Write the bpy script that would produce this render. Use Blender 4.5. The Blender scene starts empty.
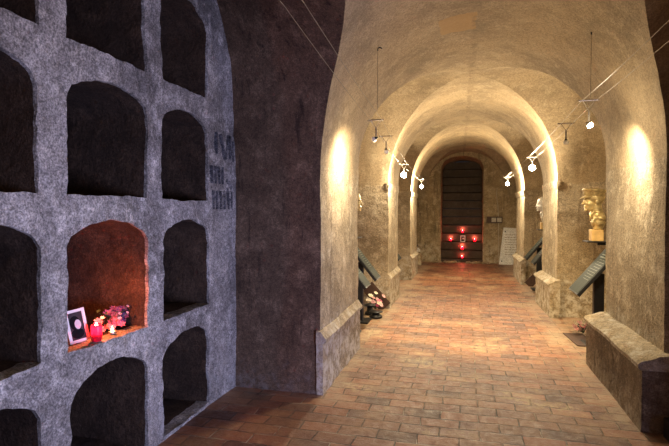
import bpy, bmesh, math, random
from mathutils import Vector, Matrix, noise, Quaternion
random.seed(7)
PI = math.pi
C = bpy.context.scene.collection
SC = bpy.context.scene

# ------------------------------------------------------------------ materials
def new_mat(name):
    m = bpy.data.materials.new(name); m.use_nodes = True
    nt = m.node_tree; b = nt.nodes['Principled BSDF']
    return m, nt, b
def simple(name, col, rough=0.6, metal=0.0, **kw):
    m, nt, b = new_mat(name)
    n = nt.nodes.new('ShaderNodeTexNoise'); n.inputs['Scale'].default_value = kw.get('scale', 25); n.inputs['Detail'].default_value = 4
    tc = nt.nodes.new('ShaderNodeTexCoord'); nt.links.new(tc.outputs['Object'], n.inputs['Vector'])
    r = nt.nodes.new('ShaderNodeValToRGB'); v = kw.get('var', 0.25)
    r.color_ramp.elements[0].position = .3; r.color_ramp.elements[1].position = .7
    r.color_ramp.elements[0].color = [c*(1-v) for c in col]+[1]
    r.color_ramp.elements[1].color = [min(1, c*(1+v)) for c in col]+[1]
    nt.links.new(n.outputs['Fac'], r.inputs[0]); nt.links.new(r.outputs[0], b.inputs['Base Color'])
    b.inputs['Roughness'].default_value = rough; b.inputs['Metallic'].default_value = metal
    b.inputs['Specular IOR Level'].default_value = kw.get('spec', .5)
    if kw.get('bump'):
        bp = nt.nodes.new('ShaderNodeBump'); bp.inputs['Strength'].default_value = kw['bump']; bp.inputs['Distance'].default_value = .01
        nt.links.new(n.outputs['Fac'], bp.inputs['Height']); nt.links.new(bp.outputs[0], b.inputs['Normal'])
    return m
def emit(name, col, strength):
    m, nt, b = new_mat(name)
    b.inputs['Base Color'].default_value = (*col, 1); b.inputs['Emission Color'].default_value = (*col, 1)
    b.inputs['Emission Strength'].default_value = strength
    return m
def nn(nt, t, **kw):
    n = nt.nodes.new(t)
    for k, v in kw.items(): setattr(n, k, v)
    return n
def tex(nt, vec, scale, detail=5, rough=.6, sc=None):
    n = nn(nt, 'ShaderNodeTexNoise'); n.inputs['Scale'].default_value = scale
    n.inputs['Detail'].default_value = detail; n.inputs['Roughness'].default_value = rough
    if sc:
        mp = nn(nt, 'ShaderNodeMapping'); mp.inputs['Scale'].default_value = sc
        nt.links.new(vec, mp.inputs['Vector']); vec = mp.outputs[0]
    nt.links.new(vec, n.inputs['Vector']); return n.outputs['Fac']
def ramp(nt, fac, a, b, va=0, vb=1):
    n = nn(nt, 'ShaderNodeMapRange'); n.interpolation_type = 'SMOOTHSTEP'
    n.inputs['From Min'].default_value = a; n.inputs['From Max'].default_value = b
    n.inputs['To Min'].default_value = va; n.inputs['To Max'].default_value = vb
    nt.links.new(fac, n.inputs['Value']); return n.outputs[0]
def mix(nt, fac, a, b):
    n = nn(nt, 'ShaderNodeMix', data_type='RGBA')
    if isinstance(fac, float): n.inputs[0].default_value = fac
    else: nt.links.new(fac, n.inputs[0])
    for s, v in ((6, a), (7, b)):
        if isinstance(v, tuple): n.inputs[s].default_value = (*v, 1)
        else: nt.links.new(v, n.inputs[s])
    return n.outputs[2]
def mth(nt, op, a, b=None):
    n = nn(nt, 'ShaderNodeMath', operation=op)
    for i, v in enumerate((a, b)):
        if v is None: continue
        if isinstance(v, (int, float)): n.inputs[i].default_value = v
        else: nt.links.new(v, n.inputs[i])
    return n.outputs[0]

def plaster(name, lo, mid, hi, salt=(.5, .47, .42), salt_h=.5, salt_amt=.7, streak=.5, bump=.5, dark=(.05, .035, .025), patch=False, fine=1.0):
    """old lime plaster: blotches, vertical runs of damp, pale salts, pits"""
    m, nt, b = new_mat(name)
    tc = nn(nt, 'ShaderNodeTexCoord'); v = tc.outputs['Object']
    big = tex(nt, v, 1.6, 6, .65); medn = tex(nt, v, 6, 6, .7); fin = tex(nt, v, 38, 6, .75)
    col = mix(nt, ramp(nt, big, .35, .65), lo, mid)
    col = mix(nt, ramp(nt, medn, .45, .75), col, hi)
    run = tex(nt, v, 5, 5, .7, (2.6, 2.6, .28))
    col = mix(nt, mth(nt, 'MULTIPLY', ramp(nt, run, .52, .72), streak), col, dark)
    # grain
    g = ramp(nt, fin, .3, .7, 1-.30*fine, 1+.26*fine)
    cm = nn(nt, 'ShaderNodeMix', data_type='RGBA', blend_type='MULTIPLY'); cm.inputs[0].default_value = 1
    nt.links.new(col, cm.inputs[6]); nt.links.new(g, cm.inputs[7]); col = cm.outputs[2]
    g2 = ramp(nt, tex(nt, v, 95, 3, .7), .35, .65, 1-.38*fine, 1+.34*fine)
    cm = nn(nt, 'ShaderNodeMix', data_type='RGBA', blend_type='MULTIPLY'); cm.inputs[0].default_value = .8
    nt.links.new(col, cm.inputs[6]); nt.links.new(g2, cm.inputs[7]); col = cm.outputs[2]
    # salts low on the wall
    sep = nn(nt, 'ShaderNodeSeparateXYZ'); nt.links.new(v, sep.inputs[0])
    zz = mth(nt, 'ADD', sep.outputs[2], mth(nt, 'MULTIPLY', mth(nt, 'SUBTRACT', medn, .5), 1.2))
    low = ramp(nt, zz, salt_h-.45, salt_h, 1, 0)
    spl = ramp(nt, tex(nt, v, 9, 7, .75), .42, .62)
    col = mix(nt, mth(nt, 'MULTIPLY', mth(nt, 'MULTIPLY', low, spl), salt_amt), col, salt)
    # scattered pale chips
    chips = ramp(nt, tex(nt, v, 17, 4, .6), .66, .72)
    col = mix(nt, mth(nt, 'MULTIPLY', chips, .45), col, hi)
    drk = ramp(nt, tex(nt, v, 3.2, 8, .8), .60, .72)
    col = mix(nt, mth(nt, 'MULTIPLY', drk, .55), col, dark)
    if patch:
        x, y = sep.outputs[0], sep.outputs[1]
        w = mth(nt, 'MULTIPLY', mth(nt, 'SUBTRACT', medn, .5), .12)
        dx = mth(nt, 'ABSOLUTE', mth(nt, 'ADD', mth(nt, 'ADD', x, .07), w)); dy = mth(nt, 'ABSOLUTE', mth(nt, 'ADD', mth(nt, 'SUBTRACT', y, 4.95), w))
        pm = mth(nt, 'MULTIPLY', ramp(nt, dx, .165, .175, 1, 0), ramp(nt, dy, .21, .23, 1, 0))
        col = mix(nt, mth(nt, 'MULTIPLY', pm, .7), col, (.36, .225, .09))
        dc = mth(nt, 'ABSOLUTE', mth(nt, 'SUBTRACT', mth(nt, 'ADD', x, mth(nt, 'MULTIPLY', w, 1.2)), mth(nt, 'SUBTRACT', .17, mth(nt, 'MULTIPLY', y, .011))))
        ck = mth(nt, 'MULTIPLY', ramp(nt, dc, .01, .055, 1, 0), ramp(nt, medn, .46, .58))
        col = mix(nt, mth(nt, 'MULTIPLY', ck, .55), col, dark)
    nt.links.new(col, b.inputs['Base Color']); b.inputs['Roughness'].default_value = .9
    b.inputs['Specular IOR Level'].default_value = .25
    h = mth(nt, 'ADD', mth(nt, 'MULTIPLY', medn, .9), mth(nt, 'MULTIPLY', fin, .35))
    h = mth(nt, 'ADD', h, mth(nt, 'MULTIPLY', spl, .12))
    bp = nn(nt, 'ShaderNodeBump'); bp.inputs['Strength'].default_value = bump; bp.inputs['Distance'].default_value = .035
    nt.links.new(h, bp.inputs['Height']); nt.links.new(bp.outputs[0], b.inputs['Normal'])
    return m

M_vault = plaster('ochre plaster vault', (.22, .165, .10), (.33, .25, .15), (.38, .30, .19), salt_h=-3, streak=.12, dark=(.12, .085, .05), patch=True, bump=.3, fine=.7)
M_pier = plaster('ochre plaster pier', (.23, .18, .115), (.35, .28, .185), (.52, .44, .32), salt=(.62, .58, .50), salt_h=.75, salt_amt=.9, streak=.55, dark=(.11, .075, .045), bump=.7)
M_dark = plaster('shaded brown plaster', (.082, .052, .034), (.13, .084, .055), (.22, .15, .10), salt=(.30, .27, .25), salt_h=.3, salt_amt=.5, streak=.8, dark=(.026, .018, .015), bump=.45)  # dirty brown plaster, darkened further to paint in shade
M_plinth = plaster('grimy brown plinth plaster', (.11, .08, .055), (.19, .14, .095), (.34, .28, .21), salt=(.5, .45, .38), salt_h=.3, salt_amt=.5, streak=.6, dark=(.05, .035, .025), bump=.7)
M_niche = plaster('grey lime plaster', (.19, .175, .165), (.38, .355, .34), (.66, .62, .59), salt=(.5, .5, .5), salt_h=.6, salt_amt=.4, streak=.25, dark=(.10, .085, .075), bump=1, fine=1.5)
M_back = plaster('stained end wall plaster', (.22, .16, .085), (.34, .25, .14), (.50, .40, .26), salt=(.55, .48, .36), salt_h=.9, streak=.8, dark=(.06, .045, .03))
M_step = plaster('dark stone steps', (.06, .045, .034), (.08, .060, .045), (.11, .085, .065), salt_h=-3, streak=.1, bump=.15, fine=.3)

def brick_floor():
    m, nt, b = new_mat('worn brick paving')
    tc = nn(nt, 'ShaderNodeTexCoord'); v = tc.outputs['Object']
    wob = nn(nt, 'ShaderNodeTexNoise'); wob.inputs['Scale'].default_value = 3.5; wob.inputs['Detail'].default_value = 3
    nt.links.new(v, wob.inputs['Vector'])
    sc = nn(nt, 'ShaderNodeVectorMath', operation='SCALE'); sc.inputs['Scale'].default_value = .045
    nt.links.new(wob.outputs['Color'], sc.inputs[0])
    ad = nn(nt, 'ShaderNodeVectorMath', operation='ADD'); nt.links.new(v, ad.inputs[0]); nt.links.new(sc.outputs[0], ad.inputs[1])
    br = nn(nt, 'ShaderNodeTexBrick'); nt.links.new(ad.outputs[0], br.inputs['Vector'])
    br.inputs['Scale'].default_value = 1; br.inputs['Brick Width'].default_value = .285; br.inputs['Row Height'].default_value = .148
    br.inputs['Mortar Size'].default_value = .006; br.inputs['Mortar Smooth'].default_value = .5; br.inputs['Bias'].default_value = -.1
    br.inputs['Color1'].default_value = (.29, .118, .058, 1); br.inputs['Color2'].default_value = (.085, .04, .028, 1); br.inputs['Mortar'].default_value = (.05, .032, .022, 1)
    br.offset = .5
    n1 = tex(nt, v, 2.2, 6, .65); n2 = tex(nt, v, 14, 6, .7); n3 = tex(nt, v, 60, 4, .7)
    col = mix(nt, ramp(nt, n1, .40, .70, 0, .6), br.outputs['Color'], (.36, .195, .09))
    col = mix(nt, ramp(nt, n2, .55, .72, 0, .6), col, (.11, .06, .045))
    col = mix(nt, ramp(nt, n3, .60, .72, 0, .5), col, (.07, .035, .025))
    col = mix(nt, ramp(nt, tex(nt, v, 33, 3, .6), .68, .74, 0, .55), col, (.55, .42, .30))
    # pale dusty mortar picking out some joints
    pm = mth(nt, 'MULTIPLY', br.outputs['Fac'], ramp(nt, tex(nt, v, 4.0, 3, .6), .50, .64))
    col = mix(nt, mth(nt, 'MULTIPLY', pm, .75), col, (.52, .42, .30))
    dust = mth(nt, 'MULTIPLY', ramp(nt, tex(nt, v, 1.3, 5, .6), .53, .64), ramp(nt, n2, .42, .58))
    col = mix(nt, mth(nt, 'MULTIPLY', dust, .75), col, (.50, .38, .22))
    sep = nn(nt, 'ShaderNodeSeparateXYZ'); nt.links.new(v, sep.inputs[0])
    # dusty edges beside the plinths
    ex = mth(nt, 'ABSOLUTE', mth(nt, 'SUBTRACT', sep.outputs[0], .03))
    ed = mth(nt, 'MULTIPLY', ramp(nt, mth(nt, 'ADD', ex, mth(nt, 'MULTIPLY', mth(nt, 'SUBTRACT', n1, .5), 1.0)), .95, 1.2), ramp(nt, n2, .38, .56))
    front = ramp(nt, sep.outputs[1], 3.6, 4.2)
    col = mix(nt, mth(nt, 'MULTIPLY', mth(nt, 'MULTIPLY', ed, front), .55), col, (.42, .35, .25))
    nt.links.new(col, b.inputs['Base Color'])
    nt.links.new(ramp(nt, n2, .3, .7, .38, .7), b.inputs['Roughness'])
    h = mth(nt, 'ADD', mth(nt, 'MULTIPLY', mth(nt, 'SUBTRACT', 1, br.outputs['Fac']), 1.1), mth(nt, 'ADD', mth(nt, 'MULTIPLY', n2, .5), mth(nt, 'MULTIPLY', n3, .15)))
    bp = nn(nt, 'ShaderNodeBump'); bp.inputs['Strength'].default_value = .9; bp.inputs['Distance'].default_value = .025
    nt.links.new(h, bp.inputs['Height']); nt.links.new(bp.outputs[0], b.inputs['Normal'])
    return m
M_floor = brick_floor()
M_black = simple('black painted steel', (.012, .012, .014), .45, .3)
M_panel = simple('dark green grey panel', (.022, .028, .023), .6, 0, var=.15, spec=.12)
M_text = simple('pale panel print', (.12, .14, .12), .5)
M_gold = simple('gilded bronze', (.52, .41, .20), .42, .45, scale=30, bump=.15, var=.35)
M_silver = simple('pale metal', (.62, .60, .55), .38, .5, scale=30, bump=.2)
M_wood = simple('light wood block', (.50, .33, .13), .5, scale=12)
M_steelwire = simple('bare wire', (.22, .18, .13), .4, .6)
M_chrome = simple('brushed chrome', (.55, .52, .48), .25, .9)
M_bulb_on = emit('lit halogen bulb', (1, .92, .78), 60)
M_bulb_off = simple('frosted bulb', (.75, .72, .66), .3)
M_marble = plaster('pale marble slab', (.70, .69, .65), (.80, .79, .75), (.86, .85, .82), salt_h=-3, streak=.15, dark=(.35, .32, .28), bump=.1)
M_plate = simple('pale enamel plate', (.42, .38, .30), .5)
M_white = simple('white card frame', (.82, .80, .80), .5, var=.04)
M_photo = simple('photo backdrop', (.06, .05, .055), .8, var=.2, spec=.05)
M_ink = simple('photo black', (.012, .010, .012), .8, spec=.05)
M_skin = simple('photo face grey', (.62, .58, .60), .35, var=.1)
M_pink = simple('pink petals', (.85, .18, .32), .6)
M_blush = simple('pale pink petals', (.88, .50, .50), .6)
M_violet = simple('violet petals', (.16, .06, .20), .6)
M_lilac = simple('lilac petals', (.55, .42, .60), .6)
M_leaf = simple('dark green leaves', (.03, .06, .03), .5)
M_ivory = simple('cream petals', (.80, .72, .58), .6)
M_tin = simple('tin cup', (.6, .58, .55), .3, .8)
M_wax = simple('white wax', (.85, .80, .70), .4, var=.05)
M_flame = emit('candle flame', (1, .62, .22), 40)
M_redflame = emit('red lit flame', (1, .30, .22), 60)
M_rust = simple('rust brown board', (.06, .03, .02), .7)
def redglass():
    m, nt, b = new_mat('red candle glass')
    b.inputs['Base Color'].default_value = (.9, .03, .06, 1); b.inputs['Roughness'].default_value = .25
    tr = nn(nt, 'ShaderNodeBsdfTranslucent'); tr.inputs['Color'].default_value = (1, .14, .34, 1)
    mx = nn(nt, 'ShaderNodeMixShader'); mx.inputs[0].default_value = .65
    out = nt.nodes['Material Output']
    nt.links.new(b.outputs[0], mx.inputs[1]); nt.links.new(tr.outputs[0], mx.inputs[2]); nt.links.new(mx.outputs[0], out.inputs[0])
    return m
M_red = redglass()
M_paint = plaster('faded painted lettering', (.08, .08, .095), (.12, .12, .13), (.38, .36, .36), salt_h=-3, bump=.8, fine=2)

# ------------------------------------------------------------------ mesh helpers
def obj(name, bm, mat, parent=None, smooth=False, loc=None):
    me = bpy.data.meshes.new(name); bm.normal_update()
    if smooth:
        for f in bm.faces: f.smooth = True
    bm.to_mesh(me); bm.free()
    o = bpy.data.objects.new(name, me); C.objects.link(o)
    for m in (mat if isinstance(mat, list) else [mat]): me.materials.append(m)
    if parent: o.parent = parent
    if loc: o.location = loc
    return o
def tag(o, label, cat, group=None, kind=None):
    o['label'] = label; o['category'] = cat
    if group: o['group'] = group
    if kind: o['kind'] = kind
    return o
def struct(o): o['kind'] = 'structure'; return o
def empty(name, loc, rz=0):
    o = bpy.data.objects.new(name, None); C.objects.link(o); o.location = loc; o.rotation_euler = (0, 0, rz); o.empty_display_size = .1
    return o
def add_box(bm, c, s, R=None, bev=0):
    r = bmesh.ops.create_cube(bm, size=1)
    vs = r['verts']
    for v in vs: v.co = Vector((v.co.x*s[0], v.co.y*s[1], v.co.z*s[2]))
    if bev:
        es = list({e for v in vs for e in v.link_edges})
        rb = bmesh.ops.bevel(bm, geom=es, offset=bev, segments=2, affect='EDGES', profile=.5)
        vs = list({v for f in rb['faces'] for v in f.verts} | {v for v in vs if v.is_valid})
    for v in vs:
        if R: v.co = R @ v.co
        v.co += Vector(c)
    return vs
def add_tube(bm, pts, r, n=8, cap=True):
    pts = [Vector(p) for p in pts]; rings = []
    rr = r if isinstance(r, list) else [r]*len(pts)
    for i, p in enumerate(pts):
        d = (pts[min(i+1, len(pts)-1)]-pts[max(i-1, 0)]).normalized()
        a = d.orthogonal().normalized() if i == 0 else (a - d*a.dot(d)).normalized()
        b = d.cross(a)
        rings.append([bm.verts.new(p+(a*math.cos(t)+b*math.sin(t))*rr[i]) for t in [2*PI*k/n for k in range(n)]])
    for i in range(len(rings)-1):
        for k in range(n):
            bm.faces.new((rings[i][k], rings[i][(k+1) % n], rings[i+1][(k+1) % n], rings[i+1][k]))
    if cap: bm.faces.new(rings[0][::-1]); bm.faces.new(rings[-1])
def add_lathe(bm, prof, n=24, c=(0, 0, 0), cap=True):
    rings = []
    for r, z in prof:
        rings.append([bm.verts.new((c[0]+r*math.cos(2*PI*k/n), c[1]+r*math.sin(2*PI*k/n), c[2]+z)) for k in range(n)])
    for i in range(len(rings)-1):
        for k in range(n): bm.faces.new((rings[i][k], rings[i][(k+1) % n], rings[i+1][(k+1) % n], rings[i+1][k]))
    if cap: bm.faces.new(rings[0][::-1]); bm.faces.new(rings[-1])
def add_ball(bm, c, s, R=None, u=20, v=14):
    r = bmesh.ops.create_uvsphere(bm, u_segments=u, v_segments=v, radius=1)
    for q in r['verts']:
        q.co = Vector((q.co.x*s[0], q.co.y*s[1], q.co.z*s[2]))
        if R: q.co = R @ q.co
        q.co += Vector(c)
def B(): return bmesh.new()
def roughen(bm, amp=.012, fine=.004):
    """uneven hand-laid plaster: moves every vertex by a noise of its place"""
    for v in bm.verts:
        p = v.co.copy()
        d = noise.noise_vector(p*1.7)*amp + noise.noise_vector(p*9.0)*fine + noise.noise_vector(p*27.0)*fine*.6
        v.co = p + d
def grid(bm, fn, nu, nv, mi=0):
    vs = [[bm.verts.new(fn(i/nu, j/nv)) for j in range(nv+1)] for i in range(nu+1)]
    for i in range(nu):
        for j in range(nv):
            try: f = bm.faces.new((vs[i][j], vs[i+1][j], vs[i+1][j+1], vs[i][j+1])); f.material_index = mi
            except ValueError: pass
    return vs
def lerp(a, b, t): return a+(b-a)*t

# ------------------------------------------------------------------ the plan of the crypt
XL = -1.20
def XR(y): return 1.42 - .15*max(0, min(1, (y-5.6)/6.0))
def cx_(y): return (XR(y)+XL)/2
def hx_(y): return (XR(y)-XL)/2
SPR, RISE, EM = 2.0, 1.43, 2.12
def Mh(u): return RISE*max(0, 1-abs(u)**EM)**(1/EM)
WL, WR = -2.01, 2.15
# bays: centre, half length, crown height at the groin, exponent, growth of the side vault outwards
BAYS = [(2.20, 1.87, 1.15, 3.0, .58), (6.80, 1.20, RISE, EM, 0), (10.31, 1.11, RISE, EM, 0), (14.35, 1.35, RISE, EM, 0)]
PIERS = [(4.07, 5.60), (8.00, 9.20), (11.42, 13.0)]
END = 15.70; START = -2.6
def t_of_h(h, R, n): # distance from bay centre (0..1) where the side vault has height h
    q = min(1, h/R); return max(0, 1-q**n)**(1/n)
def Th(y, bay):
    yc, a, R, n, g = bay; t = min(1, abs(y-yc)/a); return R*max(0, 1-t**n)**(1/n)
NU = 48
us = [math.sin(-PI/2+PI*i/NU) for i in range(NU+1)]

bm = B()
# main barrel strips
ends = [None]+BAYS+[None]
for k in range(len(BAYS)+1):
    b0, b1 = ends[k], ends[k+1]
    def fn(i, j, b0=b0, b1=b1):
        u = us[int(round(i*NU))]; h = Mh(u)
        y0 = START if b0 is None else b0[0]+b0[1]*t_of_h(h, b0[2], b0[3])
        y1 = END+.02 if b1 is None else b1[0]-b1[1]*t_of_h(h, b1[2], b1[3])
        y = lerp(y0, y1, j); return Vector((cx_(y)+hx_(y)*u, y, SPR+h))
    if k == len(BAYS): continue_ok = True
    grid(bm, fn, NU, 36)
# side vaults over the recesses
for bay in BAYS:
    yc, a, R, n, g = bay
    for side in (-1, 1):
        for half in (-1, 1):
            def fn(i, j, side=side, half=half):
                u = side*abs(us[int(round(i*NU/2))]); h = min(Mh(u), R); t = t_of_h(h, R, n)
                y = yc+half*a*t; y = min(y, END)
                xg = cx_(y)+hx_(y)*u; xw = (WL-.03 if side < 0 else WR+.03); x = lerp(xg, xw, j)
                return Vector((x, y, SPR+h*(1+g*j**1.2)))
            grid(bm, fn, NU//2, 20, 1 if (bay is BAYS[0] and side < 0) else 0)  # first left side vault gets the dark plaster, shade put into its colour
roughen(bm, .016, .003)
vault = struct(obj('ceiling', bm, [M_vault, M_dark], smooth=True))

# floor
bm = B()
grid(bm, lambda i, j: Vector((lerp(-2.3, 2.4, i), lerp(START-.1, 17.6, j), 0)), 60, 240)
for v in bm.verts:
    v.co.z += noise.noise(v.co*1.3)*.006 - .003
floor = struct(obj('floor', bm, M_floor, smooth=True))

# piers: one mesh each, open where they run into the recess wall
def pier(side, y0, y1, mats, name='pier', nz=40):
    xw = WL-.03 if side < 0 else WR+.03
    bm = B()
    fx = lambda y: (XL if side < 0 else XR(y))
    grid(bm, lambda i, j: Vector((fx(lerp(y0, y1, i)), lerp(y0, y1, i), lerp(-.02, SPR+.002, j))), 30, nz, 0)
    grid(bm, lambda i, j: Vector((lerp(fx(y0), xw, i), y0, lerp(-.02, SPR+.03, j))), 18, nz, 1)
    grid(bm, lambda i, j: Vector((lerp(fx(y1), xw, i), y1, lerp(-.02, SPR+.03, j))), 18, nz, 0)
    bmesh.ops.remove_doubles(bm, verts=bm.verts, dist=.0005)
    bmesh.ops.recalc_face_normals(bm, faces=bm.faces)
    roughen(bm, .014, .004)
    o = struct(obj(name, bm, mats, smooth=True))
    try:
        o.data.set_sharp_from_angle(angle=math.radians(45))
    except Exception: pass
    return o
def plinth(parent, side, y0, y1, hgt, out_):
    """low plinth on the corridor side with a sloping stone ledge on top"""
    fx = lambda y: (XL if side < 0 else XR(y))
    s = -side
    bm = B()
    # body profile (distance out of the shaft, height)
    o = out_
    prof = [(o, -.02)]+[(o, hgt*k/10) for k in range(1, 11)]
    def P(y, d, z): return Vector((fx(y)+s*d, y, z))
    n = 34
    vs = [[bm.verts.new(P(lerp(y0, y1, i/n), d, z)) for d, z in prof] for i in range(n+1)]
    for i in range(n):
        for j in range(len(prof)-1): bm.faces.new((vs[i][j], vs[i+1][j], vs[i+1][j+1], vs[i][j+1]))
    for yy, row in ((y0, vs[0]), (y1, vs[-1])):
        ins = [bm.verts.new(P(yy, -.03, z)) for d, z in prof]
        for j in range(len(prof)-1): bm.faces.new((row[j], row[j+1], ins[j+1], ins[j]))
    bmesh.ops.recalc_face_normals(bm, faces=bm.faces)
    roughen(bm, .012, .006)
    b_ = obj('plinth', bm, M_plinth if (y0 < 5 and side > 0) else M_pier, parent, smooth=False)
    bm = B()
    lp = [(-.03, hgt+.085), (o*.35, hgt+.075), (o*.55+.005, hgt+.055), (o+.012, hgt+.03), (o+.03, hgt+.012), (o+.028, hgt-.018), (o+.008, hgt-.03), (-.03, hgt-.03)]
    ya, yb = y0-.012, y1+.012
    vs = [[bm.verts.new(P(lerp(ya, yb, i/n), d, z)) for d, z in lp] for i in range(n+1)]
    for i in range(n):
        for j in range(len(lp)-1): bm.faces.new((vs[i][j], vs[i+1][j], vs[i+1][j+1], vs[i][j+1]))
    bm.faces.new(vs[0]); bm.faces.new(vs[-1][::-1])
    bmesh.ops.recalc_face_normals(bm, faces=bm.faces)
    roughen(bm, .012, .003)
    lo_ = obj('ledge', bm, M_pier, parent, smooth=True); lo_.data.set_sharp_from_angle(angle=math.radians(38))
def impost(parent, side, y0, y1):
    fx = (lambda y: XL if side < 0 else XR(y)); s = -side
    bm = B()
    q_ = 1 if y0 > 10 else .5
    lp = [(-.03, 2.06), (.022*q_, 2.055), (.03*q_, 2.03), (.018*q_, 1.95), (.004*q_, 1.92), (-.03, 1.92)]
    ya, yb = y0-.03, y1+.03; n = 20
    # wraps the near face, the corridor face and the far face
    ret = .35 if y0 > 10 else .03
    path = [(fx(y0)+side*ret, ya, 0)] + [(None, lerp(ya, yb, i/n), 1) for i in range(n+1)] + [(fx(y1)+side*ret, yb, 2)]
    rows = []
    for x, y, w in path:
        r = []
        for d, z in lp:
            if w == 1: r.append(bm.verts.new((fx(y)+s*d, y if ya < y < yb else (y0-d if y <= ya else y1+d), z)))
            else: r.append(bm.verts.new((x, (y0-d) if w == 0 else (y1+d), z)))
        rows.append(r)
    for a, b2 in zip(rows, rows[1:]):
        for j in range(len(lp)-1): bm.faces.new((a[j], b2[j], b2[j+1], a[j+1]))
    bmesh.ops.recalc_face_normals(bm, faces=bm.faces)
    roughen(bm, .012, .003)
    obj('impost', bm, M_pier, parent)
for k, (y0, y1) in enumerate(PIERS):
    for side in (-1, 1):
        o = pier(side, y0, y1, [M_pier, M_dark if (k == 0 and side < 0) else M_pier])  # near face of the first left pier has its shade painted in
        out_ = .03 if side < 0 else .17 - .1*(k == 2) - .06*(k == 1)
        plinth(o, side, y0-.014 if side < 0 else y0-.10, y1, .48, out_)
        if k: impost(o, side, y0, y1)
# walls behind the camera
for side in (-1, 1):
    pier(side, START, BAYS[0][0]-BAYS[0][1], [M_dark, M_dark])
bm = B(); grid(bm, lambda i, j: Vector((lerp(-2.2, 2.3, i), START, lerp(-.02, 3.6, j))), 20, 20); struct(obj('wall_back', bm, M_dark))

# recess side walls
def side_wall(side, bay, mat, name):
    yc, a, R, n, g = bay; xw = WL if side < 0 else WR
    y0, y1 = yc-a-.03, min(yc+a+.03, END+.03)
    bm = B()
    grid(bm, lambda i, j: Vector((xw, lerp(y0, y1, i), lerp(-.02, SPR+Th(lerp(y0, y1, i), bay)*(1+g)+.04, j))), 30, 30)
    roughen(bm, .014, .004)
    return struct(obj(name, bm, mat, smooth=True))
for bay in BAYS[1:]: side_wall(-1, bay, M_pier, 'wall_left')
for bay in BAYS: side_wall(1, bay, M_pier, 'wall_right')

# ------------------------------------------------------------------ the wall of burial niches
cols = [(.47, 1.13), (1.29, 1.95), (2.13, 2.80), (2.97, 3.60)]
rows = [(.03, .61, .71), (.84, 1.455, 1.54), (1.685, 2.27, 2.355), (2.51, 3.08, 3.20)]
ys = []; holecol = []
def seg(a, b, n): return [lerp(a, b, i/n) for i in range(n)]
edges = [.30]+[e for c in cols for e in c]+[4.10]
Y = []; tagc = []
for i in range(len(edges)-1):
    inside = i % 2 == 1; n = 22 if inside else max(5, int((edges[i+1]-edges[i])/.032))
    for q in seg(edges[i], edges[i+1], n): Y.append(q); tagc.append((i//2) if inside else -1)
Y.append(edges[-1])
def arch_top(y, c, r):
    a, b2 = cols[c]; t = (y-a)/(b2-a)*2-1
    t = max(-1, min(1, t)); z1, z2 = rows[r][1], rows[r][2]
    return z1+(z2-z1)*(1-t*t)-.04*max(0, (abs(t)-.86)/.14)**2
def znodes(y, c):
    """c = column index for the arch or -1 for the piers between niches"""
    out = []
    zs = []
    prev = -.02
    for r, (z0, z1, z2) in enumerate(rows):
        zt = arch_top(y, c, r) if c >= 0 else z1-.04
        out.append((prev, z0, 5, False)); out.append((z0, zt, 16, True)); prev = zt
    top = SPR+Th(y, BAYS[0])*(1+BAYS[0][4])+.04
    top = max(top, prev+.02)
    out.append((prev, top, 6, False))
    zz = []; kinds = []
    for a, b2, n, h in out:
        for i in range(n): zz.append(lerp(a, b2, i/n)); kinds.append(h)
    zz.append(out[-1][1]); return zz, kinds
bm = B(); V = []
def colz(i):
    # a column line on the edge of a niche uses the springing height
    c = tagc[i] if i < len(tagc) else -1
    if i > 0 and c < 0 and tagc[i-1] >= 0: c = -1
    if c >= 0 and Y[i] == cols[c][0]: c = -1
    return znodes(Y[i], c)
top_clip = []
for i, y in enumerate(Y):
    zz, kinds = colz(i); V.append([bm.verts.new((WL, y, z)) for z in zz])
nz = len(kinds); hole = set()
for i in range(len(Y)-1):
    for j in range(nz):
        if tagc[i] >= 0 and kinds[j]: hole.add((i, j)); continue
        bm.faces.new((V[i][j], V[i+1][j], V[i+1][j+1], V[i][j+1]))
# depth of every niche
DEP = 1.15; ND = 14; cache = {}
def dv(i, j, k):
    if k == 0: return V[i][j]
    if (i, j, k) not in cache:
        p = V[i][j].co; cache[(i, j, k)] = bm.verts.new((WL-DEP*(k/ND)**1.5, p.y, p.z))
    return cache[(i, j, k)]
for (i, j) in hole:
    for (di, dj), (a, b2) in {(-1, 0): ((i, j), (i, j+1)), (1, 0): ((i+1, j), (i+1, j+1)), (0, -1): ((i, j), (i+1, j)), (0, 1): ((i, j+1), (i+1, j+1))}.items():
        if (i+di, j+dj) not in hole:
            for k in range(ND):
                bm.faces.new((dv(*a, k), dv(*b2, k), dv(*b2, k+1), dv(*a, k+1))).material_index = 0 if (dj == -1 and k < 3) or k == 0 else 1  # lighter plaster on rims and front sills paints the light falling in
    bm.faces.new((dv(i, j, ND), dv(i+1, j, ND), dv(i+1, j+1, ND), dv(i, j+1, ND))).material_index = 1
bmesh.ops.recalc_face_normals(bm, faces=bm.faces)
roughen(bm, .018, .010)
M_nin = plaster('shaded brown niche lining', (.040, .026, .018), (.065, .040, .026), (.10, .062, .04), salt=(.4, .35, .3), salt_h=-3, streak=.3, dark=(.02, .013, .01), bump=.7)  # brown lining, darkened to paint the shade deep inside the niches
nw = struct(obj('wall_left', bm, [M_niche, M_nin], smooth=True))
try: nw.data.set_sharp_from_angle(angle=math.radians(40))
except Exception: pass

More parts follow.
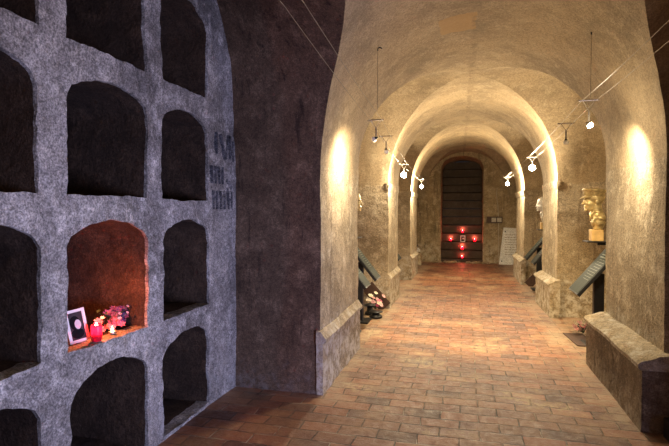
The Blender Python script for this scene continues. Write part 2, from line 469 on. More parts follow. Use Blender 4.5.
# ------------------------------------------------------------------ end wall with dark stair opening
DX0, DX1 = -.70, .57
def door_top(x):
    t = (x-(DX0+DX1)/2)/((DX1-DX0)/2); return 2.98+.33*math.sqrt(max(0, 1-min(1, abs(t))**2))
bm = B()
def ceil_at(x):
    return 3.55
grid(bm, lambda i, j: Vector((lerp(WL-.05, DX0, i), END, lerp(-.02, ceil_at(0), j))), 16, 30)
grid(bm, lambda i, j: Vector((lerp(DX1, WR+.05, i), END, lerp(-.02, ceil_at(0), j))), 16, 30)
grid(bm, lambda i, j: Vector((lerp(DX0, DX1, i), END, lerp(door_top(lerp(DX0, DX1, i)), ceil_at(0), j))), 16, 5)
# reveals
grid(bm, lambda i, j: Vector((DX0, lerp(END, END+1.7, i), lerp(-.02, 2.99, j))), 10, 20)
grid(bm, lambda i, j: Vector((DX1, lerp(END, END+1.7, i), lerp(-.02, 2.99, j))), 10, 20)
grid(bm, lambda i, j: Vector((lerp(DX0, DX1, j), lerp(END, END+1.7, i), door_top(lerp(DX0, DX1, j)))), 10, 16)
bmesh.ops.remove_doubles(bm, verts=bm.verts, dist=.001)
bmesh.ops.recalc_face_normals(bm, faces=bm.faces)
roughen(bm, .014, .005)
struct(obj('wall_front', bm, M_back, smooth=False))
# steps
STEP_H, STEP_D = .262, .10
bm = B()
for k in range(13):
    add_box(bm, ((DX0+DX1)/2, END+.12+STEP_D*k+.35, STEP_H*(k+.5)-.16+.0), (DX1-DX0+.04, .70, STEP_H-.02), bev=.012)
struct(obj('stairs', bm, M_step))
def step_top(k): return STEP_H*(k+1)-.16-.006
def step_y(k): return END+.12+STEP_D*k
# crumbled sill of rubble at the foot of the opening
bm = B()
for q in range(46):
    x = random.uniform(-1.0, 1.0); y = END-random.uniform(.02, .22); s = random.uniform(.025, .06)
    r = bmesh.ops.create_icosphere(bm, subdivisions=2, radius=s)
    for v in r['verts']:
        v.co = v.co*(1+.35*noise.noise(v.co*30+Vector((q, 0, 0)))); v.co.z *= .7; v.co += Vector((x, y, s*.4))
tag(obj('plaster_rubble', bm, M_back), 'low crust of broken plaster rubble along the foot of the dark stair opening', 'rubble', kind='stuff')

# ------------------------------------------------------------------ lamps on low-voltage wires
def wire(pts, label, group):
    bm = B(); out = []
    for a, b2 in zip(pts, pts[1:]):
        a, b2 = Vector(a), Vector(b2)
        for i in range(8):
            t = i/8; p = a.lerp(b2, t); p.z -= .012*4*t*(1-t); out.append(p)
    out.append(Vector(pts[-1])); add_tube(bm, out, .0022, 6)
    return tag(obj('lamp_wire', bm, M_steelwire), label, 'wire', group)
LW = [(-.87, .6, 2.72), (-.85, 2.4, 2.66), (-.81, 4.6, 2.46), (-.95, 8.0, 2.36), (-.97, 12.0, 2.34)]
RW = [(1.0, .6, 2.60), (1.0, 2.4, 2.52), (1.0, 4.5, 2.52), (1.0, 8.0, 2.42), (.94, 12.0, 2.36)]
def off(w, d): return [(x+d, y, z) for x, y, z in w]
wire(off(LW, -.055), 'tight bare wire on the left of the corridor, the one nearer the wall', 'lamp wires')
wire(off(LW, .055), 'tight bare wire on the left of the corridor, the one nearer the middle', 'lamp wires')
wire(off(RW, .055), 'tight bare wire on the right of the corridor, the one nearer the wall', 'lamp wires')
wire(off(RW, -.055), 'tight bare wire on the right of the corridor, the one nearer the middle', 'lamp wires')
def wire_at(w, y):
    for a, b2 in zip(w, w[1:]):
        if a[1] <= y <= b2[1]:
            t = (y-a[1])/(b2[1]-a[1]); p = Vector(a).lerp(Vector(b2), t); p.z -= .0; return p
def light(kind, name, loc, power, col, size=.03, target=None, angle=120, blend=.6):
    l = bpy.data.lights.new(name, kind); l.energy = power; l.color = col
    if kind == 'AREA': l.size = size
    else: l.shadow_soft_size = size
    if kind == 'SPOT': l.spot_size = math.radians(angle); l.spot_blend = blend
    o = bpy.data.objects.new(name, l); C.objects.link(o); o.location = loc
    if target is not None: o.rotation_euler = (Vector(target)-Vector(loc)).to_track_quat('-Z', 'Y').to_euler()
    return o
WARM = (1.0, .82, .54); FLOORW = (1.0, .74, .38)
def spot_lamp(w, y, drop, aim, lit, label, swing=0.0):
    p = wire_at(w, y); root = empty('spot_lamp', p)
    tag(root, label, 'lamp', 'spot lamps hung on the wires')
    bm = B(); add_tube(bm, [(-.075, 0, 0), (.075, 0, 0)], .006, 8); add_tube(bm, [(-.075, .0, .0), (-.075, .02, 0)], .007, 6)
    obj('spreader_bar', bm, M_chrome, root)
    bm = B(); add_tube(bm, [(-.05, 0, 0), (0, 0, -drop*.45), (0, 0, -drop*.55)], .003, 6); add_tube(bm, [(.05, 0, 0), (0, 0, -drop*.45)], .003, 6)
    add_tube(bm, [(0, 0, -drop*.45), (0, 0, -drop*.9)], .008, 8)
    obj('hanger', bm, M_chrome, root)
    d = Vector(aim).normalized(); q = d.to_track_quat('Z', 'Y').to_matrix()
    hc = Vector((0, 0, -drop))
    bm = B(); add_lathe(bm, [(.010, -.03), (.014, -.02), (.020, -.005), (.028, .012), (.030, .018), (.027, .018), (.018, -.002), (.008, -.01)], 18, cap=False)
    for v in bm.verts: v.co = q @ v.co + hc
    if not lit:
        for v in bm.verts: v.co = (v.co-hc)*.62+hc
    obj('reflector', bm, M_chrome if lit else M_black, root, smooth=True)
    br = .027 if not lit else (.046 if 7 < y < 9 else .040 if y < 13 and y > 9 else .024)  # middle and far lit bulbs oversized to stand in for glare
    bm = B(); add_ball(bm, (0, 0, 0), (br, br, br*.9), u=14, v=10)
    for v in bm.verts: v.co = q @ (v.co+Vector((0, 0, .024 if not lit else .014))) + hc
    obj('bulb', bm, M_bulb_on if lit else M_bulb_off, root, smooth=True)
    return p+hc+q @ Vector((0, 0, .05)), d
S = 1.0
lp, d = spot_lamp(LW, 4.6, .17, (-.75, .25, -.35), False, 'small spot lamp nearest on the left wires, turned to the left pier')
light('SPOT', 'pier_wash', lp+Vector((.04, .05, -.02)), 85*S, WARM, .05, (-1.2, 4.80, 1.9), 150, 1)
light('POINT', 'left_near', lp+Vector((.06, .05, -.06)), 4, WARM, .03)
lp, d = spot_lamp(LW, 5.45, .15, (.1, .1, -1), False, 'dim globe-ended spot lamp, second from the front on the left wires')
light('SPOT', 'floor_wash', lp, 235*S, FLOORW, .03, (-.1, 7.3, 0), 92, 1)
lp, d = spot_lamp(LW, 8.0, .17, (.2, -1, -.3), True, 'glaring lit spot lamp on the left by the second pier')
light('POINT', 'left_mid', lp, 140*S, WARM, .05)
lp, d = spot_lamp(LW, 11.7, .16, (.1, -1, -.2), True, 'small glaring lit spot lamp far down the left wires')
light('POINT', 'left_far', lp, 140*S, WARM, .04)
lp, d = spot_lamp(RW, 4.5, .2, (.4, -.6, -.5), True, 'small lit spot lamp nearest on the right wires, above the capped bust')
light('SPOT', 'pier_wash_r', lp+Vector((.10, .06, -.03)), 78*S, WARM, .03, (1.42, 4.82, 1.80), 135, 1)
light('POINT', 'right_near', lp+Vector((-.03, -.05, -.02)), 6, WARM, .03)
lp, d = spot_lamp(RW, 5.45, .17, (.1, .1, -1), False, 'dim globe-ended spot lamp, second from the front on the right wires')
light('SPOT', 'floor_wash_r', lp, 235*S, FLOORW, .03, (.5, 7.1, 0), 94, 1)
lp, d = spot_lamp(RW, 8.0, .16, (-.2, -1, -.3), True, 'glaring lit spot lamp on the right by the second pier')
light('POINT', 'right_mid', lp, 140*S, WARM, .05)
lp, d = spot_lamp(RW, 11.7, .15, (-.1, -1, -.2), True, 'small glaring lit spot lamp far down the right wires')
light('POINT', 'right_far', lp, 140*S, WARM, .04)
# wires that hold the lamp lines up to the vault
def hang(x, y, zt, zb, label):
    root = empty('support_wire', (x, y, zt)); tag(root, label, 'wire', 'support wires from the vault')
    bm = B(); add_tube(bm, [(0, 0, 0), (0, 0, zb-zt)], .0022, 6); obj('strand', bm, M_steelwire, root)
    bm = B(); add_tube(bm, [(0, 0, -.03), (.0, 0, -.012), (.012, 0, 0), (.03, 0, -.004), (.04, 0, -.012)], .006, 6); obj('hook', bm, M_black, root)
hang(-.76, 4.4, 3.07, 2.50, 'thin wire with a hook dropping from the vault on the left')
hang(1.01, 4.5, 3.09, 2.54, 'thin wire with a black hook dropping from the vault on the right')

# ------------------------------------------------------------------ slanted information stands
def info_stand(side, xlow, yc, w, label, zlow=.62, base=True):
    root = empty('info_stand', (xlow, yc, 0), 0 if side > 0 else PI)
    tag(root, label, 'information stand', 'slanted information stands')
    # local +X goes towards the wall
    L, th = .71, .038; ang = math.radians(51)
    R = Matrix.Rotation(-ang, 3, 'Y')
    c = Vector((L/2*math.cos(ang), 0, zlow+L/2*math.sin(ang)))
    bm = B(); add_box(bm, c, (L, w, th), R, bev=.004); obj('display_board', bm, M_black, root)
    nrm = R @ Vector((0, 0, 1))
    bm = B(); add_box(bm, c+nrm*(th/2+.002), (L-.03, w-.03, .004), R); fp = obj('printed_face', bm, M_panel, root)
    bm = B()
    for k in range(11):
        u = -L/2+.14+k*.036
        if k in (0, 1): wid, hh = w*.55, .016
        else: wid, hh = w*random.uniform(.5, .7), .004
        add_box(bm, c+nrm*(th/2+.005)+R @ Vector((-u, (-(w*.8-wid)/2 if k > 1 else 0), 0)), (hh, wid, .001), R)
    obj('text_lines', bm, M_text, fp)
    bm = B(); px = L*.42*math.cos(ang)+.05; pz = zlow+L*.42*math.sin(ang)
    add_box(bm, (px+.03, 0, pz/2+.01), (.11, .09, pz), bev=.008); obj('post', bm, M_black, root)
    bm = B(); add_box(bm, (px+.03, 0, .012), (.30, .34, .016), bev=.004); obj('foot_plate', bm, M_black, root)
    return root
info_stand(1, 1.28, 6.40, .48, 'black slanted information stand below the gilded bust in the peaked cap')
info_stand(1, 1.24, 9.75, .38, 'nearer of two black slanted stands beyond the second right pier')
info_stand(1, 1.22, 10.65, .38, 'farther of two black slanted stands beyond the second right pier')
info_stand(-1, -1.19, 6.18, .34, 'nearest black slanted stand on the left, just past the first pier')
info_stand(-1, -1.19, 6.95, .36, 'second black slanted stand on the left, lighter greenish face, behind the nearest')
info_stand(-1, -1.24, 9.85, .40, 'black slanted stand on the left past the second pier')
info_stand(-1, -1.24, 13.6, .40, 'farthest black slanted stand on the left, before the end wall')

# ------------------------------------------------------------------ busts
def bust(loc, rz, mat, label, cap, k=1.0, wall_dx=.5):
    root = empty('bust', loc, rz); tag(root, label, 'bust', 'portrait busts in the recesses')
    # local: faces +X, z = 0 at the bottom of the chest, about .5 tall
    bm = B()
    hz = .345
    K = 1.13
    def hb(c, sz, Rm=None): add_ball(bm, (c[0]*K, c[1]*K, hz+c[2]*K), [q*K for q in sz], Rm)
    hb((-.012, 0, .045), (.098, .076, .095)); hb((.030, 0, -.020), (.060, .056, .085)); hb((.034, 0, -.075), (.047, .043, .032))
    hb((.078, 0, -.094), (.017, .020, .016)); hb((.090, 0, -.008), (.017, .012, .030), Matrix.Rotation(-.35, 3, 'Y'))
    hb((.108, 0, -.027), (.014, .015, .011)); hb((.080, 0, .026), (.016, .048, .011))
    for s in (-1, 1):
        hb((.062, s*.036, -.030), (.020, .016, .022)); hb((-.014, s*.078, -.008), (.019, .010, .033)); hb((.074, s*.026, .004), (.009, .013, .007))
        hb((.088, s*.012, -.055), (.011, .016, .005)); hb((.085, s*.009, -.068), (.011, .014, .006))
    add_tube(bm, [(-.02, 0, hz-.04), (-.035, 0, hz-.12), (-.045, 0, hz-.19)], [.062, .062, .080], 20)
    add_ball(bm, (-.055, 0, hz-.205), (.075, .125, .055))
    add_ball(bm, (-.045, 0, hz-.245), (.072, .105, .075))
    add_tube(bm, [(-.05, 0, hz-.25), (-.05, 0, .0)], [.085, .048], 20)
    head = obj('head_and_chest', bm, mat, root, smooth=True)
    md = head.modifiers.new('r', 'REMESH'); md.mode = 'VOXEL'; md.voxel_size = .0055; md.use_smooth_shade = True
    sm = head.modifiers.new('s', 'SMOOTH'); sm.factor = .5; sm.iterations = 3
    bm = B()
    for s in (-1, 1):                                               # lapels and collar
        add_tube(bm, [(.012, s*.055, hz-.125), (.030, s*.035, hz-.165), (.036, s*.006, hz-.24)], [.009, .012, .007], 8)
        add_tube(bm, [(-.085, s*.045, hz-.12), (-.04, s*.072, hz-.135), (.015, s*.045, hz-.135)], .011, 8)
        add_tube(bm, [(-.02, s*.095, hz-.18), (.018, s*.065, hz-.24), (.010, s*.03, hz-.30)], .008, 8)
    obj('collar', bm, mat, root, smooth=True)
    if cap:
        bm = B()
        add_lathe(bm, [(.098, .0), (.103, .02), (.104, .036), (.126, .058), (.130, .068), (.118, .080), (.02, .090)], 32, cap=True)
        for v in bm.verts:
            v.co = Vector((v.co.x*1.06, v.co.y*.93, v.co.z)); v.co = Matrix.Rotation(-.06, 3, 'Y') @ v.co + Vector((-.006, 0, hz+.062))
            if v.co.x > .05 and v.co.z > hz+.1: v.co.z += (v.co.x-.05)*.08
        obj('cap_crown', bm, mat, root, smooth=True)
        bm = B(); n = 16
        top = []; 
        for i in range(n+1):
            a = lerp(-1.15, 1.15, i/n)
            inn = Vector((.100*math.cos(a), .094*math.sin(a), hz+.066)); o2 = Vector((.100*math.cos(a)+.052*math.cos(a), .104*math.sin(a), hz+.034+.014*abs(a)))
            top.append([bm.verts.new(inn), bm.verts.new(o2), bm.verts.new(o2-Vector((0, 0, .007))), bm.verts.new(inn-Vector((0, 0, .012)))])
        for i in range(n):
            for j in range(4): bm.faces.new((top[i][j], top[i+1][j], top[i+1][(j+1) % 4], top[i][(j+1) % 4]))
        bm.faces.new(top[0]); bm.faces.new(top[-1][::-1])
        bmesh.ops.recalc_face_normals(bm, faces=bm.faces)
        obj('visor', bm, mat, root, smooth=False)
        bm = B(); add_ball(bm, (.108, 0, hz+.092), (.008, .015, .017)); obj('cap_badge', bm, mat, root, smooth=True)
    else:
        bm = B(); rnd = random.Random(4)
        for q in range(70):                                         # curly hair
            a = rnd.uniform(0, 2*PI); e = rnd.uniform(.05, 1.45)
            p = Vector((-.015+.100*math.cos(a)*math.cos(e), .080*math.sin(a)*math.cos(e), hz+.045+.100*math.sin(e)))
            if p.x > .055 and p.z < hz+.09: continue
            add_ball(bm, p, (.020, .020, .016), u=8, v=6)
        obj('hair', bm, mat, root, smooth=True)
    root.scale = (k, k, k)
    # wooden block and wall shelf are things of their own
    return root
def shelf_and_block(x, y, z, side, wallx, which):
    t = empty('bust_shelf', (x, y, z)); tag(t, 'thin dark wall shelf carrying the ' + which, 'shelf', 'bust shelves')
    bm = B(); add_box(bm, (side*.05, 0, -.008), (.30, .26, .016), bev=.003); obj('shelf_plate', bm, M_black, t)
    bm = B(); add_box(bm, ((wallx-x)/2+side*.03, 0, -.035), (abs(wallx-x)-.02, .03, .03))
    obj('bracket_arm', bm, M_black, t)
    bm = B(); add_box(bm, (0, 0, .068), (.13, .15, .135), bev=.006)
    tag(obj('bust_block', bm, M_wood, loc=(x+side*.025, y, z)), 'light wooden block on the shelf under the ' + which, 'block', 'bust blocks')
n1 = 'gilded bust in the peaked cap'
bust((1.515, 6.52, 1.375), PI, M_gold, 'gilded bust of a man in a peaked officer cap, in the first right recess', True)
shelf_and_block(1.52, 6.52, 1.24, 1, WR, n1)
bust((-1.475, 6.62, 1.375), 0, M_gold, 'golden bust with curly hair, mostly hidden behind the first left pier', False)
shelf_and_block(-1.48, 6.62, 1.24, -1, WL, 'golden curly-haired bust on the left')
bust((1.49, 10.35, 1.375), PI, M_silver, 'pale grey bust peeping out past the second right pier', False)
shelf_and_block(1.495, 10.35, 1.24, 1, WR, 'pale grey bust beyond the second right pier')

# ------------------------------------------------------------------ flowers
def rosette(bm, c, r, n, up, rnd):
    q = Vector(up).to_track_quat('Z', 'Y')
    for ring, (m, rr, lift) in enumerate(((n, r, .25), (max(3, n-2), r*.62, .7))):
        for k in range(m):
            a = 2*PI*k/m+ring*.4+rnd.uniform(-.15, .15)
            d = Vector((math.cos(a), math.sin(a), 0)); s = Vector((-d.y, d.x, 0))
            p = [Vector((0, 0, 0)), d*rr*.5+s*rr*.34+Vector((0, 0, rr*lift*.4)), d*rr+s*rr*.12+Vector((0, 0, rr*lift)), d*rr-s*rr*.12+Vector((0, 0, rr*lift)), d*rr*.5-s*rr*.34+Vector((0, 0, rr*lift*.4))]
            bm.faces.new([bm.verts.new(Vector(c)+(q @ v)) for v in p])
    add_ball(bm, Vector(c)+q @ Vector((0, 0, r*.15)), (r*.16,)*3, u=8, v=6)
def bouquet(loc, blooms, label, spread=(.12, .08, .14), leaves=30, seed=1, name='flower_bouquet'):
    rnd = random.Random(seed); root = empty(name, loc); tag(root, label, 'flowers', 'flowers laid in the crypt')
    tips = []
    for mat, n, r, (ox, oy, oz) in blooms:
        for q in range(n):
            p = Vector((ox+rnd.uniform(-1, 1)*spread[0]*.5, oy+rnd.uniform(-1, 1)*spread[1]*.5, max(.02, oz+rnd.uniform(-1, 1)*spread[2]*.4)))
            bm = B(); rosette(bm, (0, 0, 0), r*rnd.uniform(.8, 1.15), 7, (p.x*2+.5, p.y*2-.4, .8), rnd)
            obj('bloom', bm, mat, root, loc=p); tips.append(p)
    bm = B()
    for p in tips:
        add_tube(bm, [(0, 0, .004), (p.x*.5, p.y*.5, p.z*.55), (p.x, p.y, p.z)], .0025, 5)
    obj('stems', bm, M_leaf, root)
    bm = B()
    for q in range(leaves):
        a = rnd.uniform(0, 2*PI); e = rnd.uniform(0, 1.3); l = rnd.uniform(.03, .055)
        b0 = Vector((rnd.uniform(-1, 1)*spread[0]*.5, rnd.uniform(-1, 1)*spread[1]*.5, rnd.uniform(.01, spread[2])))
        d = Vector((math.cos(a)*math.cos(e), math.sin(a)*math.cos(e), math.sin(e)*.6)); s = d.cross(Vector((0, 0, 1))).normalized()*l*.28
        b0.z = max(b0.z, .01)
        bm.faces.new([bm.verts.new(b0), bm.verts.new(b0+d*l*.5+s), bm.verts.new(b0+d*l+Vector((0, 0, -.006))), bm.verts.new(b0+d*l*.5-s)])
    lf = obj('leaves', bm, M_leaf, root); lf['kind'] = 'stuff'
    return root
bouquet((-2.19, 2.62, .845), [(M_pink, 8, .024, (.04, -.03, .035)), (M_blush, 2, .016, (.04, -.02, .06)), (M_violet, 14, .030, (-.01, .09, .09)), (M_lilac, 6, .013, (.03, .08, .09))],
        'bunch of pink and violet flowers lying in the candlelit burial niche', (.10, .14, .13), 46, 3)
bouquet((1.50, 6.9, .02), [(M_blush, 10, .042, (-.02, 0, .09)), (M_ivory, 6, .038, (0, 0, .14)), (M_pink, 4, .034, (-.02, 0, .07))],
        'pale pink flowers on the floor by the foot of the right stand', (.16, .16, .12), 24, 5)
bouquet((-1.37, 7.74, .02), [(M_ivory, 7, .045, (0, 0, .17)), (M_blush, 6, .040, (.03, 0, .12)), (M_pink, 3, .034, (0, .05, .08))],
        'pale flowers standing on the floor behind the left stands', (.20, .22, .22), 20, 8)
bouquet((-1.36, 14.6, .36), [(M_white, 10, .05, (0, 0, .08)), (M_ivory, 4, .04, (0, 0, .05))],
        'small white bunch of flowers far away at the left of the end wall', (.24, .14, .12), 8, 9)
bm = B(); add_box(bm, (0, 0, .175), (.34, .28, .35), bev=.02); bmesh.ops.subdivide_edges(bm, edges=bm.edges, cuts=3); roughen(bm, .012, .006)
tag(obj('stone_block', bm, M_back, loc=(-1.37, 14.6, 0)), 'low stone block under the white flowers near the end wall', 'block')
# dark grave lantern bases by the left stands
def grave_light(loc, label, r=.075, h=.1, mat=M_black):
    root = empty('grave_lantern', loc); tag(root, label, 'lantern', 'dark grave lanterns')
    bm = B(); add_lathe(bm, [(r*.9, 0), (r, .012), (r*.95, .03), (r*.6, .05), (r*.55, h*.8)], 20); obj('bowl', bm, mat, root, smooth=True)
    bm = B(); add_lathe(bm, [(r*.7, h*.8), (r*1.05, h*.86), (r*1.0, h*.95), (r*.3, h*1.05)], 20); obj('lid', bm, mat, root, smooth=True)
grave_light((-1.27, 7.24, 0), 'low dark round lantern on the floor, in front at the left stands', .10, .10)
grave_light((-1.40, 7.45, 0), 'taller dark round lantern on the floor behind the low one', .085, .16)
# rusty boards
def board(name, c, s, rot, mat, label, cat):
    bm = B(); add_box(bm, (0, 0, 0), s, bev=.004); o = obj(name, bm, mat, loc=c); o.rotation_euler = rot
    return tag(o, label, cat)
board('floor_sheet', (1.40, 6.62, .008), (.24, .62, .008), (0, 0, .08), M_rust, 'thin dark brown sheet on the floor under the right stand', 'mat')  # thin dark brown sheet lying flat on the bricks
board('leaning_board', (-1.38, 7.91, .20), (.46, .03, .22), (0, math.radians(48), 0), M_rust, 'dark brown board leaning at a slant on the left, by the second pier', 'board')
board('leaning_board', (1.42, 11.1, .13), (.30, .03, .18), (0, math.radians(-48), 0), M_rust, 'dark brown board leaning beside the third right pier', 'board')
bm = B(); add_box(bm, (0, 0, .072), (.16, .20, .14), bev=.006)
tag(obj('black_case', bm, M_black, loc=(1.455, 3.82, 0)), 'black box on the floor in front of the right pier, cut by the photo edge', 'box')

# marble slab and plates on the end wall
root = empty('marble_slab', (1.36, END-.30, 0)); tag(root, 'pale inscribed marble slab leaning beside the end wall on the right', 'slab')
bm = B()
pts = [(-.34, 0), (.34, 0), (.36, 1.10), (-.20, 1.12)]
tilt = .20
for z in (0, .045):
    vs = [bm.verts.new((x, .02+zz*tilt+z, zz*math.sqrt(1-tilt*tilt))) for x, zz in pts]
    bm.faces.new(vs)
bm.verts.ensure_lookup_table()
for i in range(4): bm.faces.new((bm.verts[i], bm.verts[(i+1) % 4], bm.verts[4+(i+1) % 4], bm.verts[4+i]))
bmesh.ops.recalc_face_normals(bm, faces=bm.faces); obj('slab', bm, M_marble, root)
bm = B()
rnd = random.Random(2)
for k in range(9):
    zz = .9-k*.075; x = -.17-.0*zz
    while x < .26:
        l = rnd.uniform(.03, .09); 
        if x+l < .29: add_box(bm, (x+l/2, .0165+zz*tilt, zz*.98), (l, .003, .018))
        x += l+.02
obj('inscription', bm, M_back, root)
bm = B()
for (x, zz) in ((-.15, 1.0), (.26, 1.0), (-.26, .10), (.24, .10)):
    add_ball(bm, (x, .012+zz*tilt, zz*.98), (.02, .008, .02), u=10, v=8)
obj('fixing_bolts', bm, M_black, root)
root = empty('wall_plate', (.90, END-.02, 1.33)); tag(root, 'dark framed sign with two pale panels on the end wall, right of the opening', 'sign')
bm = B(); add_box(bm, (0, 0, 0), (.46, .03, .20), bev=.004); obj('frame', bm, M_rust, root)
for x in (-.02, .14):
    bm = B(); add_box(bm, (x, -.018, 0), (.13, .008, .13)); obj('panel', bm, M_plate, root)
    pn = None
bm = B(); add_tube(bm, [(.97, END-.03, 2.30), (.95, END-.02, 2.1), (1.0, END-.02, 1.7), (1.02, END-.02, 1.2), (1.02, END-.04, .03)], .008, 6)
tag(obj('power_cable', bm, M_plate), 'thin pale cable running down the end wall above the slab', 'cable')

# ------------------------------------------------------------------ candles
def candle(loc, label, r=.028, h=.10, group='red candles in the stair opening', power=.5, lid=False):
    root = empty('red_candle', loc); tag(root, label, 'candle', group)
    bm = B(); add_lathe(bm, [(r*.85, .002), (r, .01), (r, h*.9), (r*.93, h), (r*.90, h), (r*.94, h*.88), (r*.93, .012)], 20, cap=False)
    obj('glass_jar', bm, M_red, root, smooth=True)
    bm = B(); add_lathe(bm, [(r*.86, .004), (r*.88, h*.42), (r*.2, h*.44)], 16); obj('wax', bm, M_wax, root, smooth=True)
    bm = B(); add_lathe(bm, [(.001, h*.44), (r*.42, h*.60), (r*.36, h*.85), (.001, h*1.12)], 10); obj('flame', bm, M_redflame, root, smooth=True)
    light('POINT', 'candle_glow', Vector(loc)+(Vector((0, 0, h*.75)) if 'niche' in group else Vector((0, .0, h*1.35))), power*.45 if 'niche' in group else power*.26, (1, .16, .10), .012)
    return root
cy = lambda k: step_y(k)+.05
candle((-.04, cy(3), step_top(3)), 'highest of the red candles on the dark steps', .035, .10, power=8.228)
candle((-.40, cy(2), step_top(2)), 'red candle at the left end of the third step', .035, .10, power=6.732)
candle((.33, cy(2), step_top(2)), 'red candle at the right of the third step', .035, .10, power=8.976)
candle((-.05, cy(1), step_top(1)), 'red candle below the small portrait on the dark steps', .040, .12, power=8.228)
candle((-.05, cy(0), step_top(0)), 'lowest red candle, on the bottom dark step', .030, .09, power=4.488)
# portrait between the candles
def framed_photo(loc, rot, w, h, label, group=None):
    root = empty('framed_photo', loc); root.rotation_euler = rot; tag(root, label, 'picture', group)
    # local: faces -Y
    bm = B(); t = w*.15
    for c, s in (((0, 0, t/2), (w, .008, t)), ((0, 0, h-t/2), (w, .008, t)), ((-w/2+t/2, 0, h/2), (t, .008, h-2*t)), ((w/2-t/2, 0, h/2), (t, .008, h-2*t))): add_box(bm, c, s)
    obj('frame', bm, M_white, root)
    bm = B(); add_box(bm, (0, .001, h/2), (w-1.8*t, .003, h-1.8*t)); pr = obj('print', bm, M_photo, root)
    def disc(cx_0, cz, rx, rz_, y, mat, nm):
        b = B(); vs = [b.verts.new((cx_0+rx*math.cos(2*PI*k/20), y, cz+rz_*math.sin(2*PI*k/20))) for k in range(20)]; b.faces.new(vs)
        r = bmesh.ops.extrude_face_region(b, geom=b.faces[:]); 
        for v in r['geom']:
            if isinstance(v, bmesh.types.BMVert): v.co.y += .0006
        bmesh.ops.recalc_face_normals(b, faces=b.faces); obj(nm, b, mat, pr)
    disc(-.02*w, h*.27, w*.32, h*.15, -.0014, M_ink, 'coat')
    disc(-.07*w, h*.60, w*.25, h*.21, -.0014, M_ink, 'hair')
    disc(.06*w, h*.54, w*.155, h*.145, -.0026, M_skin, 'face')
    return root
framed_photo((-.03, step_y(2)+.04, step_top(2)), (-.08, 0, 0), .15, .20, 'small framed portrait standing among the red candles on the steps')
framed_photo((-2.125, 2.330, .848), (math.radians(-10), math.radians(-7), math.radians(64)), .110, .190, 'white framed black and white portrait leaning at the left of the lit niche')
candle((-2.050, 2.372, .846), 'pink glowing red glass candle beside the white framed portrait', .030, .098, group='candles in the lit niche', power=5.44)
root = empty('tealight', (-2.085, 2.545, .848)); tag(root, 'small burning tealight in front of the flowers in the lit niche', 'candle')
bm = B(); add_lathe(bm, [(.019, 0), (.020, .014), (.0185, .014), (.018, .003)], 18, cap=False); obj('cup', bm, M_tin, root)
bm = B(); add_lathe(bm, [(.018, .001), (.018, .010), (.003, .0105)], 16); obj('wax', bm, M_wax, root)
bm = B(); add_lathe(bm, [(.001, .010), (.006, .018), (.004, .03), (.0008, .044)], 10); obj('flame', bm, M_flame, root, smooth=True)
light('POINT', 'tealight_glow', (-2.12, 2.50, 1.06), 6.5, (1, .20, .055), .012)

# ------------------------------------------------------------------ painted letters on the niche wall
bm = B()
def stroke(y0, z0, y1, z1, w=.018):
    a = Vector((WL+.016, y0, z0)); b2 = Vector((WL+.016, y1, z1)); d = b2-a; n = Vector((0, -d.z, d.y)).normalized()*w/2
    q = [a+n, b2+n, b2-n, a-n]; f = [bm.verts.new(p) for p in q]; g2 = [bm.verts.new(p-Vector((.030, 0, 0))) for p in q]
    bm.faces.new(f)
    for i in range(4): bm.faces.new((f[i], f[(i+1) % 4], g2[(i+1) % 4], g2[i]))
for y in (3.72,): stroke(y, 2.26, y+.004, 2.08)
stroke(3.79, 2.25, 3.87, 2.05, .03); stroke(3.95, 2.26, 3.87, 2.05, .03); stroke(3.95, 2.26, 3.96, 2.06, .03); stroke(4.02, 2.22, 4.02, 2.04, .02)
for y in (3.64, 3.70, 3.76, 3.82): stroke(y, 1.975, y+.006, 1.83)
stroke(3.90, 1.87, 3.98, 1.80, .03); stroke(3.91, 1.80, 3.92, 1.74, .02)
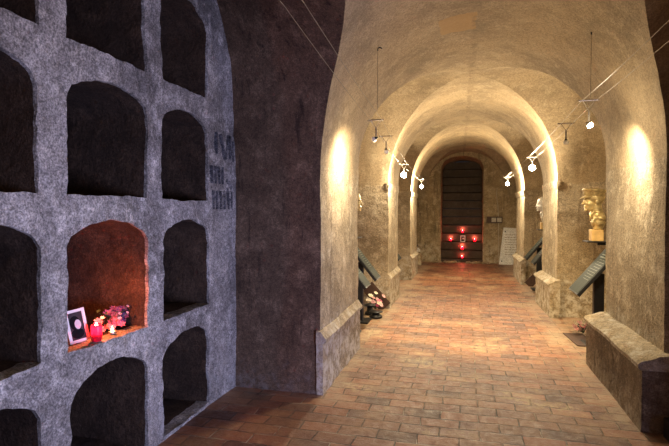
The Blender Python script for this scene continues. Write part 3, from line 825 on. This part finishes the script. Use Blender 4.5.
for y in (3.66, 3.72, 3.79, 3.85, 3.92, 3.98): stroke(y, 1.77, y+.005, 1.615)
stroke(3.66, 1.715, 3.72, 1.715); stroke(3.79, 1.715, 3.85, 1.715); stroke(3.92, 1.70, 3.98, 1.70)
bmesh.ops.recalc_face_normals(bm, faces=bm.faces)
tag(obj('painted_lettering', bm, M_paint), 'three rows of dark hand-painted strokes on the grey wall beside the niches', 'lettering')

# ------------------------------------------------------------------ unseen cool area light added in the recess opposite the niches, no window built
COOL = (.54, .58, 1.0)
a = light('AREA', 'cool_niche_light', (2.05, 1.1, .70), 48, COOL, 1.0, (-2.0, 3.0, 1.0)); a.data.shape = 'RECTANGLE'; a.data.size = .6; a.data.size_y = 1.2; a.data.spread = math.radians(105)
# unseen lamps added on the same wires above the photographer, as fill
for w, y in ((LW, 1.0), (RW, 1.2)):
    lp, d = spot_lamp(w, y, .16, (0, .2, -1), True, 'unseen spot lamp added as fill on the %s wires above the photographer' % ('left' if w is LW else 'right'))
    light('POINT', 'near_fill', lp, 6.0 if w is LW else 1.5, (1, .62, .36), .04)

# ------------------------------------------------------------------ camera
f = 490.0; VP = (464, 211)
cam = bpy.data.cameras.new('camera'); co = bpy.data.objects.new('camera', cam); C.objects.link(co)
cam.sensor_fit = 'HORIZONTAL'; cam.sensor_width = 36; cam.lens = f*36/669; cam.clip_start = .05
psi = math.radians(14.80); p = math.radians(1.403)
F = Vector((-math.sin(psi)*math.cos(p), math.cos(psi)*math.cos(p), -math.sin(p)))
R = Vector((math.cos(psi), math.sin(psi), 0)); U = R.cross(F)
co.matrix_world = Matrix(((R.x, U.x, -F.x, 0), (R.y, U.y, -F.y, 0), (R.z, U.z, -F.z, 1.6), (0, 0, 0, 1)))
SC.camera = co
w = bpy.data.worlds.new('world'); SC.world = w; w.use_nodes = True
w.node_tree.nodes['Background'].inputs[0].default_value = (.01, .01, .012, 1)
SC.view_settings.view_transform = 'Standard'; SC.view_settings.look = 'None'
SC.view_settings.exposure = 0.6; SC.view_settings.gamma = 1; SC.view_settings.use_curve_mapping = False
